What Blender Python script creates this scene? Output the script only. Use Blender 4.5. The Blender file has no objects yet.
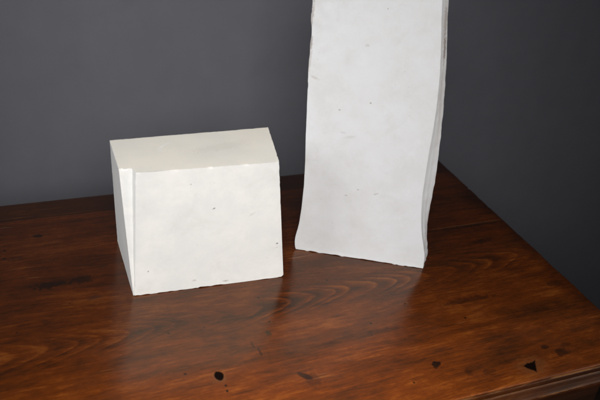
import bpy, bmesh, math, random
from mathutils import Vector, Matrix, noise
random.seed(7)
S = bpy.context.scene
COL = S.collection

# ---------------------------------------------------------------- camera
# metres; X runs along the table's back edge, Y towards the wall, Z up, table top at Z = 0
YAW, PITCH, ROLL = math.radians(26.6), math.radians(31.0), math.radians(7.6)
cam_data = bpy.data.cameras.new("camera")
cam = bpy.data.objects.new("camera", cam_data); COL.objects.link(cam)
cam_data.sensor_width = 36; cam_data.lens = 48
cam_data.clip_start = .02; cam_data.clip_end = 50
cam_data.dof.use_dof = True; cam_data.dof.focus_distance = .83; cam_data.dof.aperture_fstop = 9
cam.matrix_world = (Matrix.Translation((0, 0, .5)) @ Matrix.Rotation(-YAW, 4, 'Z') @
                    Matrix.Rotation(math.pi/2-PITCH, 4, 'X') @ Matrix.Rotation(ROLL, 4, 'Z'))
S.camera = cam

# ---------------------------------------------------------------- light
world = bpy.data.worlds.new("World"); S.world = world; world.use_nodes = True
bg = world.node_tree.nodes["Background"]
bg.inputs[0].default_value = (.80, .88, 1, 1); bg.inputs[1].default_value = .035

def area_lamp(name, loc, target, size, watts, colour, spread=math.pi):
    d = bpy.data.lights.new(name, 'AREA'); d.shape = 'RECTANGLE'
    d.size, d.size_y = size; d.energy = watts; d.color = colour; d.spread = spread
    o = bpy.data.objects.new(name, d); COL.objects.link(o)
    o.location = loc
    o.rotation_euler = (Vector(target)-Vector(loc)).to_track_quat('-Z', 'Y').to_euler()
    return o
area_lamp("key_lamp", (-.03, -.12, .62), (.24, .56, .08), (.34, .30), 1.85, (1, .985, .96), math.radians(78))
area_lamp("left_fill_lamp", (-.85, .35, .50), (.15, .66, .08), (.4, .6), 1.0, (.93, .96, 1), math.radians(70))  # added fill to brighten the short block's left side
area_lamp("right_fill_lamp", (1.02, -.05, .48), (.44, .62, .16), (.4, .5), .42, (1, .97, .94), math.radians(60))  # added weak fill for the tall block's right side

S.view_settings.view_transform = 'Standard'; S.view_settings.look = 'None'
S.view_settings.exposure = 0; S.view_settings.gamma = 1
S.render.engine = 'CYCLES'
S.render.resolution_x, S.render.resolution_y = 1024, 683

# ---------------------------------------------------------------- helpers
def link(name, me, mat, parent=None):
    o = bpy.data.objects.new(name, me); COL.objects.link(o)
    if mat: me.materials.append(mat)
    if parent: o.parent = parent
    return o

def tag(o, label=None, cat=None, kind=None):
    if label: o['label'] = label
    if cat: o['category'] = cat
    if kind: o['kind'] = kind
    return o

class NT:
    """small helper for writing node trees as expressions"""
    def __init__(s, name):
        s.m = bpy.data.materials.new(name); s.m.use_nodes = True
        s.t = s.m.node_tree; s.b = s.t.nodes["Principled BSDF"]
        s.co = s.t.nodes.new('ShaderNodeTexCoord').outputs['Object']
        sp = s.t.nodes.new('ShaderNodeSeparateXYZ'); s.t.links.new(s.co, sp.inputs[0])
        s.x, s.y, s.z = sp.outputs
    def put(s, sock, v):
        if isinstance(v, bpy.types.NodeSocket): s.t.links.new(v, sock)
        else: sock.default_value = v
    def M(s, op, a, b=0., c=None, clamp=False):
        n = s.t.nodes.new('ShaderNodeMath'); n.operation = op; n.use_clamp = clamp
        s.put(n.inputs[0], a); s.put(n.inputs[1], b)
        if c is not None: s.put(n.inputs[2], c)
        return n.outputs[0]
    def add(s, a, b): return s.M('ADD', a, b)
    def sub(s, a, b): return s.M('SUBTRACT', a, b)
    def mul(s, a, b): return s.M('MULTIPLY', a, b)
    def vec(s, x, y, z):
        n = s.t.nodes.new('ShaderNodeCombineXYZ')
        for i, v in enumerate((x, y, z)): s.put(n.inputs[i], v)
        return n.outputs[0]
    def noise(s, v, scale=1, detail=4, rough=.55, dist=0):
        n = s.t.nodes.new('ShaderNodeTexNoise'); s.put(n.inputs['Vector'], v)
        n.inputs['Scale'].default_value = scale; n.inputs['Detail'].default_value = detail
        n.inputs['Roughness'].default_value = rough; n.inputs['Distortion'].default_value = dist
        return n.outputs['Fac']
    def voro(s, v, scale):
        n = s.t.nodes.new('ShaderNodeTexVoronoi'); s.put(n.inputs['Vector'], v)
        n.inputs['Scale'].default_value = scale
        return n.outputs['Distance'], n.outputs['Color']
    def scaled(s, kx, ky, kz, x=None, y=None):
        return s.vec(s.mul(x or s.x, kx), s.mul(y or s.y, ky), s.mul(s.z, kz))
    def ramp(s, v, stops, interp='LINEAR'):
        n = s.t.nodes.new('ShaderNodeValToRGB'); n.color_ramp.interpolation = interp
        e = n.color_ramp.elements
        while len(e) < len(stops): e.new(.5)
        for q, (p, c) in zip(e, stops):
            q.position = p; q.color = (*c, 1) if isinstance(c, tuple) else (c, c, c, 1)
        s.put(n.inputs[0], v); return n.outputs[0]
    def step(s, v, lo, hi, a=0., b=1.):
        n = s.t.nodes.new('ShaderNodeMapRange'); n.interpolation_type = 'SMOOTHSTEP'
        s.put(n.inputs[0], v)
        for i, q in zip((1, 2, 3, 4), (lo, hi, a, b)): n.inputs[i].default_value = q
        return n.outputs[0]
    def mix(s, f, a, b, mode='MIX'):
        n = s.t.nodes.new('ShaderNodeMix'); n.data_type = 'RGBA'; n.blend_type = mode
        s.put(n.inputs[0], f)
        for i, v in ((6, a), (7, b)):
            s.put(n.inputs[i], (*v, 1) if isinstance(v, tuple) else v)
        return n.outputs[2]
    def bump(s, h, strength, dist):
        n = s.t.nodes.new('ShaderNodeBump'); n.inputs['Strength'].default_value = strength
        n.inputs['Distance'].default_value = dist; s.put(n.inputs['Height'], h)
        return n.outputs[0]
    def spot(s, cx, cy, rx, ry, soft=.35, wob=None, ang=0., x=None, y=None):
        """1 inside an elliptical mark at (cx, cy), 0 outside"""
        dx = s.sub(x or s.x, cx); dy = s.sub(y or s.y, cy)
        if ang:
            c, q = math.cos(ang), math.sin(ang)
            dx, dy = s.add(s.mul(dx, c), s.mul(dy, q)), s.sub(s.mul(dy, c), s.mul(dx, q))
        dx = s.mul(dx, 1/rx); dy = s.mul(dy, 1/ry)
        r = s.M('SQRT', s.add(s.mul(dx, dx), s.mul(dy, dy)))
        if wob is not None: r = s.add(r, wob)
        return s.step(r, 1-soft, 1+soft, 1., 0.)
    def out(s, col=None, rough=None, normal=None, **kw):
        for k, v in (('Base Color', col), ('Roughness', rough), ('Normal', normal)):
            if v is not None: s.put(s.b.inputs[k], (*v, 1) if isinstance(v, tuple) else v)
        for k, v in kw.items(): s.put(s.b.inputs[k.replace('_', ' ')], v)
        return s.m

# ---------------------------------------------------------------- materials
def wood_material(name='old_varnished_pine', moulding=False):
    n = NT(name)
    w1 = n.sub(n.noise(n.scaled(5, 9, 9), 1, 3), .5)
    w2 = n.sub(n.noise(n.scaled(22, 40, 40), 1, 2), .5)
    y = n.add(n.add(n.y, n.mul(w1, .010)), n.mul(w2, .0022))
    x = n.add(n.add(n.x, n.mul(w2, .010)), n.mul(w1, .03))
    # cathedral figure: nested arches whose tips point along +X
    yy = n.sub(n.sub(n.add(y, n.mul(w1, .012)), .556), n.mul(n.x, .035))
    ay = n.mul(yy, 2.6)
    off = n.sub(n.M('SQRT', n.add(n.mul(ay, ay), .016**2)), .016)
    off = n.add(off, n.mul(n.mul(yy, yy), 26))
    xo = n.add(n.add(x, off), n.mul(n.sub(n.noise(n.scaled(60, 90, 1), 1, 2), .5), .006))
    ph = n.M('FRACT', n.mul(n.add(xo, n.add(5.0, n.mul(n.noise(n.vec(n.mul(xo, 8), 0, 0), 1, 3), .10))), 1/.026))
    ring = n.ramp(ph, [(0, .72), (.06, .70), (.13, .10), (.36, .20), (.66, .50), (.88, .66), (.95, 1.0), (1, .72)])
    near = n.step(n.M('ABSOLUTE', n.add(yy, .002)), .006, .026, 1., 0.)
    patch = n.step(n.noise(n.scaled(7, 12, 1), 1, 2), .40, .60)
    figure = n.mul(n.add(n.mul(near, .85), .10), n.add(n.mul(patch, .8), .2))
    # fine fibres, broad bands, clouds of old stain
    fine = n.noise(n.scaled(16, 420, 60, x, y), 1, 4, .7)
    fib2 = n.noise(n.scaled(14, 110, 60, n.add(x, n.mul(off, .8)), y), 1, 5, .7)
    band = n.noise(n.scaled(2.6, 22, 10, x, y), 1, 5, .65)
    cloud = n.noise(n.scaled(9, 19, 8), 1, 6, .66, .4)
    mott = n.noise(n.scaled(45, 95, 30), 1, 5, .7)
    v = n.add(n.mul(fine, .11), n.mul(fib2, .22))
    v = n.add(v, n.mul(band, .32)); v = n.add(v, n.mul(cloud, .38)); v = n.add(v, n.mul(mott, .12))
    v = n.add(v, n.mul(n.mul(n.sub(ring, .42), n.mul(figure, n.step(n.x, -.02, .20, .4, 1.))), .25))
    peck = n.noise(n.scaled(150, 260, 80), 1, 4, .75)
    v = n.add(v, n.mul(n.sub(peck, .5), .13))
    pore = n.noise(n.scaled(38, 560, 80, n.add(x, n.mul(off, .5)), y), 1, 3, .6)
    v = n.add(v, n.mul(n.sub(pore, .5), .15))
    v = n.sub(v, .098)
    col = n.ramp(v, [(.29, (.010, .0032, .0014)), (.40, (.040, .0108, .0030)), (.50, (.088, .0195, .0032)),
                     (.58, (.150, .041, .0068)), (.72, (.26, .085, .019))])
    # light falloff painted into the wood: brighter front centre, darker rear; dark back strip
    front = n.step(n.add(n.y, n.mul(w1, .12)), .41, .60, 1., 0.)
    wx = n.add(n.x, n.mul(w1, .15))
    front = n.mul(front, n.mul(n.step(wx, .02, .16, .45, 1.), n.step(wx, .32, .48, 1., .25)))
    back_shade = n.step(n.add(n.y, n.mul(w1, .16)), .52, .66)
    col = n.mix(n.mul(back_shade, .8), col, n.mix(1., col, (.66, .62, .66), 'MULTIPLY'))
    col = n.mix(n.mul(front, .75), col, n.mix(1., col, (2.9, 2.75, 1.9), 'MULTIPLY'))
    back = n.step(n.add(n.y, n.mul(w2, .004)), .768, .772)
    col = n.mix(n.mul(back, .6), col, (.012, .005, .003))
    dash = n.mul(n.step(pore, .60, .70), n.step(n.noise(n.scaled(16, 30, 8), 1, 3), .38, .60))
    col = n.mix(n.mul(dash, .18), col, n.mix(1., col, (2.3, 2.1, 1.8), 'MULTIPLY'))
    dash = n.mul(n.step(pore, .40, .31), n.step(n.noise(n.scaled(19, 26, 8), 1, 3), .40, .60))
    col = n.mix(n.mul(dash, .42), col, (.012, .004, .002))
    # thin pale scratches following the grain
    scr = n.noise(n.scaled(14, 520, 80, n.add(x, off), y), 1, 2, .5)
    scr = n.mul(n.step(scr, .685, .74), n.step(n.noise(n.scaled(11, 20, 1), 1, 2), .50, .62))
    col = n.mix(n.mul(scr, .45), col, (.36, .16, .055))
    wob = n.mul(n.sub(n.noise(n.co, 190, 3), .5), 1.1)
    wob2 = n.mul(n.sub(n.noise(n.co, 170, 5, .65), .5), 3.2)
    # sparse worm holes and dark flecks
    d, c = n.voro(n.scaled(62, 75, 40), 1)
    sp = n.t.nodes.new('ShaderNodeSeparateColor'); n.t.links.new(c, sp.inputs[0])
    fleck = n.mul(n.step(n.add(d, n.mul(wob, .06)), .06, .12, 1., 0.), n.step(sp.outputs[0], .80, .84))
    d2, c2 = n.voro(n.scaled(24, 42, 30), 1)
    sp2 = n.t.nodes.new('ShaderNodeSeparateColor'); n.t.links.new(c2, sp2.inputs[0])
    blot = n.mul(n.step(n.add(d2, n.mul(wob2, .10)), .06, .24, 1., 0.), n.step(sp2.outputs[1], .80, .90))
    col = n.mix(n.mul(blot, .50), col, (.012, .005, .0025))
    col = n.mix(n.mul(fleck, .9), col, (.006, .003, .002))
    # the marks one can point at
    hole = None
    def mark(cx, cy, rx, ry, k, colr=(.007, .004, .003), wobble=wob, soft=.3, ang=0., deep=False):
        nonlocal col, hole
        m = n.spot(cx, cy, rx, ry, soft, wobble, ang)
        col = n.mix(n.mul(m, k), col, colr)
        if deep: hole = m if hole is None else n.M('MAXIMUM', hole, m)
    mark(.1869, .4842, .0058, .0078, .45, (.20, .075, .022), wob2, .4)  # pale ring of bare wood, painting in the hole's lit rim
    mark(.4758, .4160, .0150, .0105, .40, (.17, .062, .020), wob2, .5)  # likewise, lit rim painted round the triangular chip
    mark(.1869, .4848, .0042, .0058, 1, soft=.18, deep=True, wobble=n.mul(wob, .35))
    mark(.1890, .4720, .0012, .0013, .9); mark(.1882, .4655, .0012, .0016, .9)
    mark(.2604, .4639, .0030, .0075, .8, ang=.75); mark(.2655, .4580, .0060, .0100, .4, (.02, .006, .004), wob2)
    mark(.2488, .5266, .0026, .0042, .7, (.016, .018, .008))
    mark(.3868, .4443, .0055, .0030, .9, wobble=wob2); mark(.3830, .4405, .0022, .0018, .7)
    mark(.5186, .4247, .0080, .0050, .65, wobble=wob2); mark(.5062, .4356, .0045, .0028, .7)
    mark(.5300, .4330, .0050, .0036, .35, wobble=wob2)
    mark(.0668, .6487, .016, .0050, .8, wobble=wob2); mark(.0980, .6500, .010, .0060, .6, wobble=wob2)
    mark(.0666, .7356, .0050, .0032, .85); mark(.0400, .7000, .012, .004, .4, wobble=wob2)
    mark(.2324, .5040, .0012, .0060, .6); mark(.2290, .5150, .0014, .0050, .5)
    mark(.4300, .4200, .0060, .0040, .4, wobble=wob2); mark(.4110, .4270, .0030, .0050, .35, wobble=wob2)
    mark(.5600, .6480, .050, .0010, .35, (.20, .08, .03), wob2, .5); mark(.555, .6450, .06, .0030, .55, wobble=wob2)
    mark(.4720, .5200, .030, .004, .5, wobble=wob2); mark(.3600, .5000, .02, .003, .45, wobble=wob2)
    mark(.5500, .6120, .012, .004, .5, wobble=wob2); mark(.5850, .5200, .010, .006, .5, wobble=wob2)
    # triangular chip near the front corner
    tri = None
    pts = [(.4658, .4193), (.4756, .4081), (.4837, .4220)]
    for (x0, y0), (x1, y1) in zip(pts, pts[1:]+pts[:1]):
        l_ = math.hypot(x1-x0, y1-y0)
        e_ = n.sub(n.mul(n.sub(n.x, x0), (y1-y0)/l_), n.mul(n.sub(n.y, y0), (x1-x0)/l_))
        tri = e_ if tri is None else n.M('MAXIMUM', tri, e_)
    tri = n.step(n.add(tri, n.mul(wob2, .0018)), -.0009, .0010, 1., 0.)
    col = n.mix(tri, col, (.006, .003, .0022)); hole = n.M('MAXIMUM', hole, tri)
    # board joint and darker right edge
    joint = n.step(n.M('ABSOLUTE', n.sub(n.add(n.y, n.mul(w2, .002)), .7705)), .0003, .0011, 1., 0.)
    col = n.mix(n.mul(joint, .8), col, (.006, .003, .002))
    rim = n.step(n.add(n.x, n.mul(w2, .012)), .578, .606)
    col = n.mix(n.mul(rim, .55), col, (.012, .004, .002))
    if moulding:
        col = n.mix(.72, col, (.013, .005, .003))
        wear = n.noise(n.scaled(35, 200, 200), 1, 4, .65)
        for z0, wd, k in ((-.0004, .0007, .8), (-.0074, .0005, .35), (-.0158, .0008, .6)):
            l = n.step(n.M('ABSOLUTE', n.sub(n.z, z0)), wd*.5, wd*1.3, 1., 0.)
            l = n.mul(l, n.step(wear, .40, .62))
            col = n.mix(n.mul(l, k), col, (.24, .095, .028))
    rough = n.add(n.add(n.mul(n.noise(n.co, 26, 5, .6), .16), n.mul(fine, .06)), .07)
    rubbed = n.step(n.add(n.y, n.mul(w2, .06)), .435, .530, 1., 0.)
    smear = n.step(n.noise(n.scaled(13, 21, 8), 1, 5, .65, .5), .42, .68)
    rough = n.add(rough, n.add(n.mul(rubbed, .27), n.mul(smear, .12)))
    rough = n.add(rough, n.mul(n.M('MAXIMUM', hole, n.mul(blot, .5)), .4))
    h = n.add(n.mul(fine, .35), n.mul(n.noise(n.co, 38, 4), .9))
    h = n.add(n.add(h, n.mul(fib2, .3)), n.mul(peck, .35))
    h = n.sub(h, n.add(n.mul(hole, 3.0), n.mul(fleck, .8)))
    spec = n.mul(n.mul(n.sub(1., n.mul(hole, .95)), n.sub(1., n.mul(rubbed, .50))), .58)
    return n.out(col, rough, n.bump(h, .13, .0011), IOR=1.5, Specular_IOR_Level=spec, Specular_Tint=(1, .86, .68, 1))

def plaster_material(name, base, dirt_top_tone, seed, marks=(), side_tone=0.):
    n = NT(name)
    p = n.vec(n.add(n.x, seed), n.y, n.z)
    c1 = n.noise(p, 14, 5, .6); c2 = n.noise(p, 55, 5, .65); c3 = n.noise(p, 420, 3, .6)
    v = n.add(n.add(n.mul(c1, .55), n.mul(c2, .35)), n.mul(c3, .10))
    col = n.mix(n.step(v, .40, .66, 0., .55), base, dirt_top_tone)
    c4 = n.noise(p, 31, 6, .7, .6); c5 = n.noise(n.vec(n.y, n.add(n.x, seed), n.z), 44, 5, .7)
    col = n.mix(n.step(c4, .50, .74, 0., .30), col, tuple(b*k for b, k in zip(base, (.80, .785, .75))))
    col = n.mix(n.step(c5, .56, .76, 0., .40), col, tuple(min(.9, b*k) for b, k in zip(base, (1.12, 1.12, 1.12))))
    # upward faces: yellowish tone, light painted into its brightness; side faces darker
    g = n.t.nodes.new('ShaderNodeNewGeometry')
    sp = n.t.nodes.new('ShaderNodeSeparateXYZ'); n.t.links.new(g.outputs['True Normal'], sp.inputs[0])
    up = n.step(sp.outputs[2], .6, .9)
    col = n.mix(n.mul(up, n.step(c1, .25, .7, .55, .95)), col, tuple(b*k for b, k in zip(dirt_top_tone, (1.02, .98, .92))))
    if side_tone:
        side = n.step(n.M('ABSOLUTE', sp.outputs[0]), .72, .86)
        col = n.mix(n.mul(side, n.step(c2, .3, .65, side_tone*.4, side_tone)), col, tuple(q*.72 for q in dirt_top_tone))
    # air-bubble pits
    d, c = n.voro(p, 130)
    s2 = n.t.nodes.new('ShaderNodeSeparateColor'); n.t.links.new(c, s2.inputs[0])
    pit = n.mul(n.step(d, .05, .11, 1., 0.), n.step(s2.outputs[0], .965, .98))
    d, c = n.voro(p, 330)
    s3 = n.t.nodes.new('ShaderNodeSeparateColor'); n.t.links.new(c, s3.inputs[0])
    pit2 = n.mul(n.step(d, .08, .18, 1., 0.), n.step(s3.outputs[1], .975, .985))
    col = n.mix(n.mul(pit, .75), col, (.16, .14, .12)); col = n.mix(n.mul(pit2, .40), col, (.25, .23, .20))
    wob = n.mul(n.sub(n.noise(p, 420, 5, .7), .5), 3.2)
    for ax, cx, cy, rx, ry, k, mc, ang in marks:
        xx = {'x': n.x, 'y': n.y}[ax[0]]; yy = {'z': n.z, 'y': n.y}[ax[1]]
        m = n.spot(cx, cy, rx, ry, .55, wob, ang, xx, yy); k *= .85
        m = n.mul(m, up if ax[1] == 'y' else n.sub(1., up))
        col = n.mix(n.mul(m, k), col, mc)
    h = n.add(n.mul(c2, .8), n.mul(c3, .30))
    h = n.sub(h, n.add(n.mul(pit, 1.2), n.mul(pit2, .6)))
    return n.out(col, n.add(n.mul(c2, .2), .62), n.bump(h, .30, .0008), Specular_IOR_Level=.25)

def wall_material():
    n = NT('grey_wall_paint')
    a = n.noise(n.co, 2.2, 4, .6); b = n.noise(n.co, 300, 3, .6); c = n.noise(n.co, 22, 4, .6)
    v = n.add(n.mul(a, .6), n.mul(c, .4))
    col = n.ramp(v, [(.3, (.149, .149, .168)), (.7, (.175, .174, .196))])
    st = n.noise(n.scaled(26, 26, 3), 1, 5, .6); sm_ = n.noise(n.scaled(7, 7, 11), 1, 6, .7, .8)
    col = n.mix(n.step(st, .45, .7, 0., .08), col, (.20, .20, .22))
    col = n.mix(n.step(sm_, .56, .74, 0., .10), col, (.085, .085, .098))
    return n.out(col, n.add(.45, n.mul(sm_, .25)), n.bump(n.add(b, n.mul(c, .8)), .25, .0008), Specular_IOR_Level=.35)

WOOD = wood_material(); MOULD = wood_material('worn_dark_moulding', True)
DARK = NT('dark_carcass_wood')
_f = DARK.noise(DARK.scaled(5, 90, 90), 1, 5, .6)
DARK = DARK.out(DARK.ramp(_f, [(.3, (.012, .005, .003)), (.7, (.050, .018, .008))]), .4)

# ---------------------------------------------------------------- setting
def sheet(name, verts, mat):
    me = bpy.data.meshes.new(name); me.from_pydata(verts, [], [tuple(range(len(verts)))]); me.update()
    return tag(link(name, me, mat), kind='structure')
WALLM = wall_material()
sheet('wall', [(-3, 1.10, -.76), (4, 1.10, -.76), (4, 1.10, 2.4), (-3, 1.10, 2.4)], WALLM)
fm = NT('floor_boards'); _q = fm.noise(fm.scaled(3, 40, 1), 1, 4)
sheet('floor', [(-3, -2.5, -.76), (4, -2.5, -.76), (4, 1.10, -.76), (-3, 1.10, -.76)],
      fm.out(fm.ramp(_q, [(.3, (.03, .018, .012)), (.7, (.07, .042, .026))]), .5))

# ---------------------------------------------------------------- table
table = bpy.data.objects.new('wooden_table', None); COL.objects.link(table)
table.location = (0, .6, -.76)
tag(table, 'dark varnished wooden table with worn grain and moulded edge under the white blocks', 'table')
def part(name, me, mat, parent=None):
    o = link(name, me, mat, parent or table)
    if parent is None: o.matrix_parent_inverse = Matrix.Translation(-table.location)
    return o

def prism_u(name, prof, u0, u1, mat, bev=0., segs=1, worn=False):
    """profile in (v, z) swept along u"""
    bm = bmesh.new(); rows = []
    for k in range(segs+1):
        u = u0+(u1-u0)*k/segs
        rows.append([bm.verts.new((u, v, z)) for v, z in prof])
    N = len(prof)
    for r, q in zip(rows, rows[1:]):
        for i in range(N): bm.faces.new((r[i], r[(i+1) % N], q[(i+1) % N], q[i]))
    if worn:
        for w in rows[-1]:
            p = Vector((0, w.co.y, 3*w.co.z))
            w.co.x += .0012*noise.fractal(p*30, 1., 2., 3)-.0022*max(0., noise.fractal(p*85, 1., 2., 3)-.25)
    bm.faces.new(rows[0]); bm.faces.new(rows[-1])
    bmesh.ops.recalc_face_normals(bm, faces=bm.faces)
    me = bpy.data.meshes.new(name); bm.to_mesh(me); bm.free()
    o = part(name, me, mat)
    if bev:
        b = o.modifiers.new('bevel', 'BEVEL'); b.width = bev; b.segments = 3; b.limit_method = 'ANGLE'
    return o
U0, U1 = -.68, .6065
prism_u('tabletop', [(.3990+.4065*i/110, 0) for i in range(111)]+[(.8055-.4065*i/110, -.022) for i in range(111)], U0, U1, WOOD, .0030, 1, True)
prof = [(.3986, -.0004), (.3974, -.0004), (.3966, -.0012), (.3962, -.0030), (.3972, -.0042), (.3976, -.0056),
        (.3962, -.0066), (.3948, -.0090), (.3930, -.0112), (.3916, -.0122), (.3910, -.0140), (.3916, -.0165),
        (.3940, -.0180), (.3986, -.0200)]
prof = [(v, z if z > -.001 else z*1.27) for v, z in prof]
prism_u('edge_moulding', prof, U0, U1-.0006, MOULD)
prism_u('apron', [(.418, -.0225), (.786, -.0225), (.786, -.13), (.418, -.13)], U0+.02, U1-.022, DARK, .002)
for u in (U0+.045, U1-.047):
    for v in (.440, .764):
        bm = bmesh.new()
        lv = [(-.131, .021), (-.16, .021), (-.20, .018), (-.23, .022), (-.45, .017), (-.70, .013), (-.715, .017), (-.7595, .015)]
        rows = [[bm.verts.new((u+r*math.cos(a), v+r*math.sin(a), z)) for a in
                 [math.tau*(i+.5)/16 for i in range(16)]] for z, r in lv]
        for r, q in zip(rows, rows[1:]):
            for i in range(16): bm.faces.new((r[i], r[(i+1) % 16], q[(i+1) % 16], q[i]))
        bm.faces.new(rows[0]); bm.faces.new(rows[-1]); bmesh.ops.recalc_face_normals(bm, faces=bm.faces)
        me = bpy.data.meshes.new('leg'); bm.to_mesh(me); bm.free(); part('leg', me, DARK)

# ---------------------------------------------------------------- plaster blocks
def grid_solid(bm, quads, step):
    """each quad (corner points in order) becomes a welded grid"""
    for a, b, c, d in quads:
        a, b, c, d = map(Vector, (a, b, c, d))
        nu = max(1, round(max((b-a).length, (c-d).length)/step)); nv = max(1, round(max((d-a).length, (c-b).length)/step))
        P = [[bm.verts.new((a.lerp(b, i/nu)).lerp(d.lerp(c, i/nu), j/nv)) for i in range(nu+1)] for j in range(nv+1)]
        for j in range(nv):
            for i in range(nu):
                bm.faces.new((P[j][i], P[j][i+1], P[j+1][i+1], P[j+1][i]))

def fbm(p, s, o=3): return noise.fractal(Vector(p)*s, 1., 2., o)

def roughen(bm, amp, edge_amp, seed):
    """slightly uneven cast faces and worn, chipped arrises"""
    bm.normal_update()
    off = Vector((seed, seed*.7, 0)); mv = []
    for v in bm.verts:
        ns = [f.normal for f in v.link_faces]
        sharp = min((a.dot(b) for a in ns for b in ns), default=1) < .8
        d = v.normal*(amp*fbm(v.co+off, 22)) if not sharp else Vector()
        if sharp:
            q_ = max(0., .35+fbm(v.co-off, 26, 2)); c = .2+q_*(max(0., fbm(v.co+off, 230, 4))*1.4+max(0., fbm(v.co+off, 130, 3)-.35)*2.2)
            d = -v.normal*(edge_amp*min(c, 1.8))
        mv.append((v, d))
    for v, d in mv: v.co += d
    for v in bm.verts:                                         # the foot touches the table only here and there
        if v.co.z < .002: v.co.z = max(v.co.z, .0003)+.0014*max(0., .3+fbm(v.co, 24, 2))*max(0., fbm(v.co+off, 110, 4)+.15)*2

def finish(bm, name, mat, label, cat, bev):
    bmesh.ops.recalc_face_normals(bm, faces=bm.faces)
    base = Vector((sum(v.co.x for v in bm.verts)/len(bm.verts), sum(v.co.y for v in bm.verts)/len(bm.verts), 0))
    me = bpy.data.meshes.new(name)
    for f in bm.faces: f.smooth = True
    bm.to_mesh(me); bm.free()
    o = link(name, me, mat)
    me.set_sharp_from_angle(angle=math.radians(32))
    b = o.modifiers.new('bevel', 'BEVEL'); b.width = bev; b.segments = 2; b.limit_method = 'ANGLE'; b.angle_limit = math.radians(32)
    return tag(o, label, cat)

# short block, metres
P0, P1, P2, P3 = (.1415, .6115, 0), (.2958, .6050, 0), (.2975, .7060, 0), (.1445, .7085, 0)
H = .1385
D, C, B, A = (.1412, .6119, H), (.2765, .6062, H), (.2921, .6778, H), (.1313, .6774, H)
E, F = (.1284, .6225, H), (.1400, .6203, H)
P0s = (.1402, .6126, 0); P0f = (.1411, .6128, 0)
bm = bmesh.new()
grid_solid(bm, [(P0, P1, C, D), (P1, P2, B, C), (P2, P3, A, B), (P3, P0s, E, A), (P0s, P0f, F, E), (P0f, P0, D, F),
                (F, D, C, B), (E, F, B, A)], .0026)
bmesh.ops.remove_doubles(bm, verts=bm.verts, dist=.0002)
bot = [bm.verts.new(p) for p in (P0, P1, P2, P3, P0s, P0f)]; bm.faces.new(bot)
for v in bm.verts:                                             # front foot corner worn round
    a_, b_, q_ = P1[0]-v.co.x, v.co.z, .0045
    if a_ < q_ and b_ < q_ and v.co.y < .64:
        l_ = math.hypot(q_-a_, q_-b_)
        if l_ > q_: v.co.x = P1[0]-(q_-(q_-a_)*q_/l_); v.co.z = q_-(q_-b_)*q_/l_
roughen(bm, .00022, .0008, 3.1)
W = (.705, .705, .69); Dw = (.86, .84, .79)  # lighter second tone brightens the top face as if better lit
PL1 = plaster_material('warm_white_plaster', W, Dw, 2.3, [
    ('xy', .1760, .6560, .0050, .0012, .8, (.92, .91, .88), .7), ('xy', .1810, .6600, .0060, .0010, .7, (.86, .85, .81), .5),
    ('xy', .1730, .6490, .0020, .0030, .7, (.86, .85, .81), .0), ('xy', .2300, .6450, .0300, .0060, .16, (.52, .46, .40), .2),
    ('xz', .2155, .0930, .0014, .0007, .9, (.20, .17, .15), .4), ('xz', .2840, .0440, .0009, .0009, 1, (.16, .14, .13), 0),
    ('xz', .2843, .0390, .0006, .0006, 1, (.22, .20, .18), 0), ('xz', .2540, .0820, .0030, .0012, .35, (.5, .46, .42), .5),
    ('xz', .2330, .0045, .0025, .0010, .7, (.3, .27, .24), 0), ('xz', .2000, .0100, .0020, .0010, .5, (.4, .36, .32), 0),
    ('xz', .1540, .0280, .0008, .0008, .8, (.25, .22, .2), 0)], .35)
finish(bm, 'plaster_block', PL1, 'short boxy white plaster block with slanting strip down its left edge', 'plaster block', .0017)

# tall block: outlines in mm (along its front, height), measured along the front face
Lf = [(0.4, 0), (-1.6, 2.5), (-2.4, 6.9), (-3.0, 13.5), (-1.9, 21.6), (-.5, 32.3), (.1, 47.8), (-.1, 62.9), (-.6, 81.3), (-3, 110.9),
      (-5.2, 133.8), (-7.5, 161.5), (-9.7, 188.2), (-11.2, 209), (-12.4, 229.3), (-12.9, 237.3), (-12.4, 243.3),
      (-13.8, 251), (-15, 258.6), (-15.4, 270.1), (-16.6, 306)]
Rf = [(141, 0), (140.1, 15.8), (135, 30.8), (130.5, 45.5), (126, 66.4), (123.1, 86.9), (121.6, 110.8), (119.8, 140.8),
      (118.8, 170.9), (117.9, 187.2), (114.4, 220.3), (110.2, 248), (105.5, 271.6), (99.5, 306)]
Rb = [(148.1, 0), (145.9, 9.8), (143.6, 20.3), (140.6, 37.2), (138.5, 60.3), (137.5, 84.3), (136.9, 106.6), (135.2, 130.3),
      (130, 177.7), (125.3, 209.8), (120.2, 243.6), (115.5, 268.1), (109, 306)]
def at(tab, z):
    for (a, za), (b, zb) in zip(tab, tab[1:]):
        if z <= zb: return a+(b-a)*(z-za)/(zb-za)
    return tab[-1][0]
def sm(tab, z, w=4): return (at(tab, max(0, z-w))+2*at(tab, z)+at(tab, z+w))/4
e = Vector((.87905, -.47674, 0)).normalized(); nb = Vector((-e.y, e.x, 0)); O = Vector((.3284, .6499, 0))
bm = bmesh.new(); rows = []; HT = 306.0; NZ = 102
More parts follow.
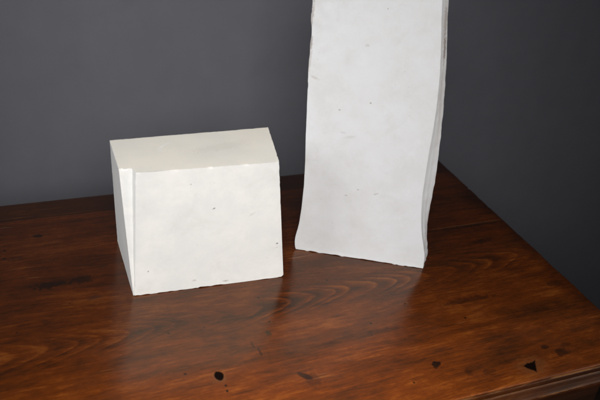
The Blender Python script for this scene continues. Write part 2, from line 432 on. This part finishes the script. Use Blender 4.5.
for k in range(NZ+1):
    z = HT*k/NZ
    l, r, rb = sm(Lf, z), sm(Rf, z), sm(Rb, z)
    fl = 2.0*math.exp(-z/14)                                   # foot swells forward a little
    top = max(0, (z-HT+5)/5); inset = 1.2*top*top
    ring = []
    NF = 44
    for i in range(NF+1):                                      # front face, very slightly dished
        t = i/NF; ring.append((l+(r-l)*t, -fl+inset+.7*math.sin(math.pi*t)*min(1, z/60)))
    dd = 15+15*math.exp(-z/30)                                 # depth of the ridged side
    rid = .45*min(1, 1.2*math.exp(-z/90)+.3)
    for t, dv in ((.10, .5), (.22, -.9), (.36, -.3), (.46, .9), (.56, -.9), (.70, -.2), (.82, .7), (.92, .1), (1., 0)):   # ridged side
        ring.append((r+(rb-.17*(30-dd)-r)*t+dv*rid, dd*t**.9))
    rb -= .17*(30-dd)
    ring += [(rb-.5, dd+5), (rb-1.5, 37), (rb-5, 46), (rb-11, 54), (rb-15, 58)]
    lb = l+9
    for i in range(1, 20): ring.append((rb-15+(lb+4-rb+15)*i/20, 58))
    ring += [(lb+4, 58), (lb+1, 54), (l+6, 40), (l+4.0, 26), (l+2.4, 14), (l+1.0, 5), (l+.3, 1.8)]
    rows.append([bm.verts.new(O+e*(s/1000)+nb*(d/1000)+Vector((0, 0, z/1000))) for s, d in ring])
N = len(rows[0])
for r, q in zip(rows, rows[1:]):
    for i in range(N): bm.faces.new((r[i], r[(i+1) % N], q[(i+1) % N], q[i]))
bm.faces.new(rows[0]); bm.faces.new(rows[-1])
bmesh.ops.recalc_face_normals(bm, faces=bm.faces)
bm.normal_update()
for v in bm.verts:                                             # hand-cast unevenness, ragged foot of the ridged side
    p = v.co; q = (p-O); s = q.dot(e)*1000; d = q.dot(nb)*1000
    n_ = v.normal.copy()
    if 0 < p.z < .305: v.co = p+n_*(.0004*fbm(p, 18)+.00012*fbm(p, 90))
    if s > 110 and d > 1: v.co += n_*(.0008*fbm(p+Vector((4, 0, 0)), 95, 4)*max(.55, 1.5-p.z/.03))
    if s < 5 and d < 20 and p.z > .19: v.co += n_*(.0006*fbm(p, 130, 4))
for v in bm.verts:
    if v.co.z < .002: v.co.z = .0003+.0012*max(0., .2+fbm(v.co, 24, 2))*max(0., fbm(v.co, 190, 4)+.15)*2
PL2 = plaster_material('cool_white_plaster', (.635, .640, .655), (.55, .54, .52), 9.1, [
    ('xz', .3630, .1440, .0045, .0014, .5, (.48, .47, .45), .3), ('xz', .3560, .1480, .0020, .0010, .5, (.45, .44, .42), 0),
    ('xz', .3780, .0850, .0007, .0007, .8, (.25, .23, .2), 0), ('xz', .3680, .0760, .0012, .0008, .6, (.3, .28, .26), 0),
    ('xz', .3950, .0830, .0022, .0007, .6, (.32, .3, .27), .5), ('xz', .3250, .2020, .0035, .0012, .7, (.45, .43, .39), -.4),
    ('xz', .3176, .2360, .0013, .0070, .8, (.22, .19, .17), 0), ('xz', .3160, .2580, .0012, .0180, .75, (.30, .26, .23), 0), ('xz', .3185, .2180, .0012, .0140, .55, (.36, .32, .29), -.03),
    ('xz', .4390, .2620, .0014, .0300, .8, (.26, .17, .14), .10), ('xz', .4270, .2650, .0012, .0200, .45, (.40, .35, .31), .1),
    ('xz', .4335, .2460, .0022, .0130, .9, (.20, .15, .12), .12), ('xz', .4300, .2720, .0022, .0160, .75, (.30, .23, .19), .1),
    ('xz', .4420, .2300, .0016, .0500, .55, (.36, .26, .22), .10), ('xz', .4430, .1700, .0012, .0300, .4, (.42, .36, .32), .1),
    ('xz', .4360, .2050, .0016, .0200, .5, (.36, .30, .26), .1), ('xz', .4540, .0300, .0016, .0300, .4, (.45, .40, .36), 0),
    ('xz', .3650, .2420, .0014, .0014, .5, (.4, .38, .36), 0),
    ('xz', .3500, .1720, .0008, .0008, .8, (.25, .23, .2), 0), ('xz', .3760, .1840, .0007, .0007, .8, (.25, .23, .2), 0)], 0.)
finish(bm, 'plaster_pillar', PL2, 'tall white plaster block with flared foot and ridged right side', 'plaster block', .0012)
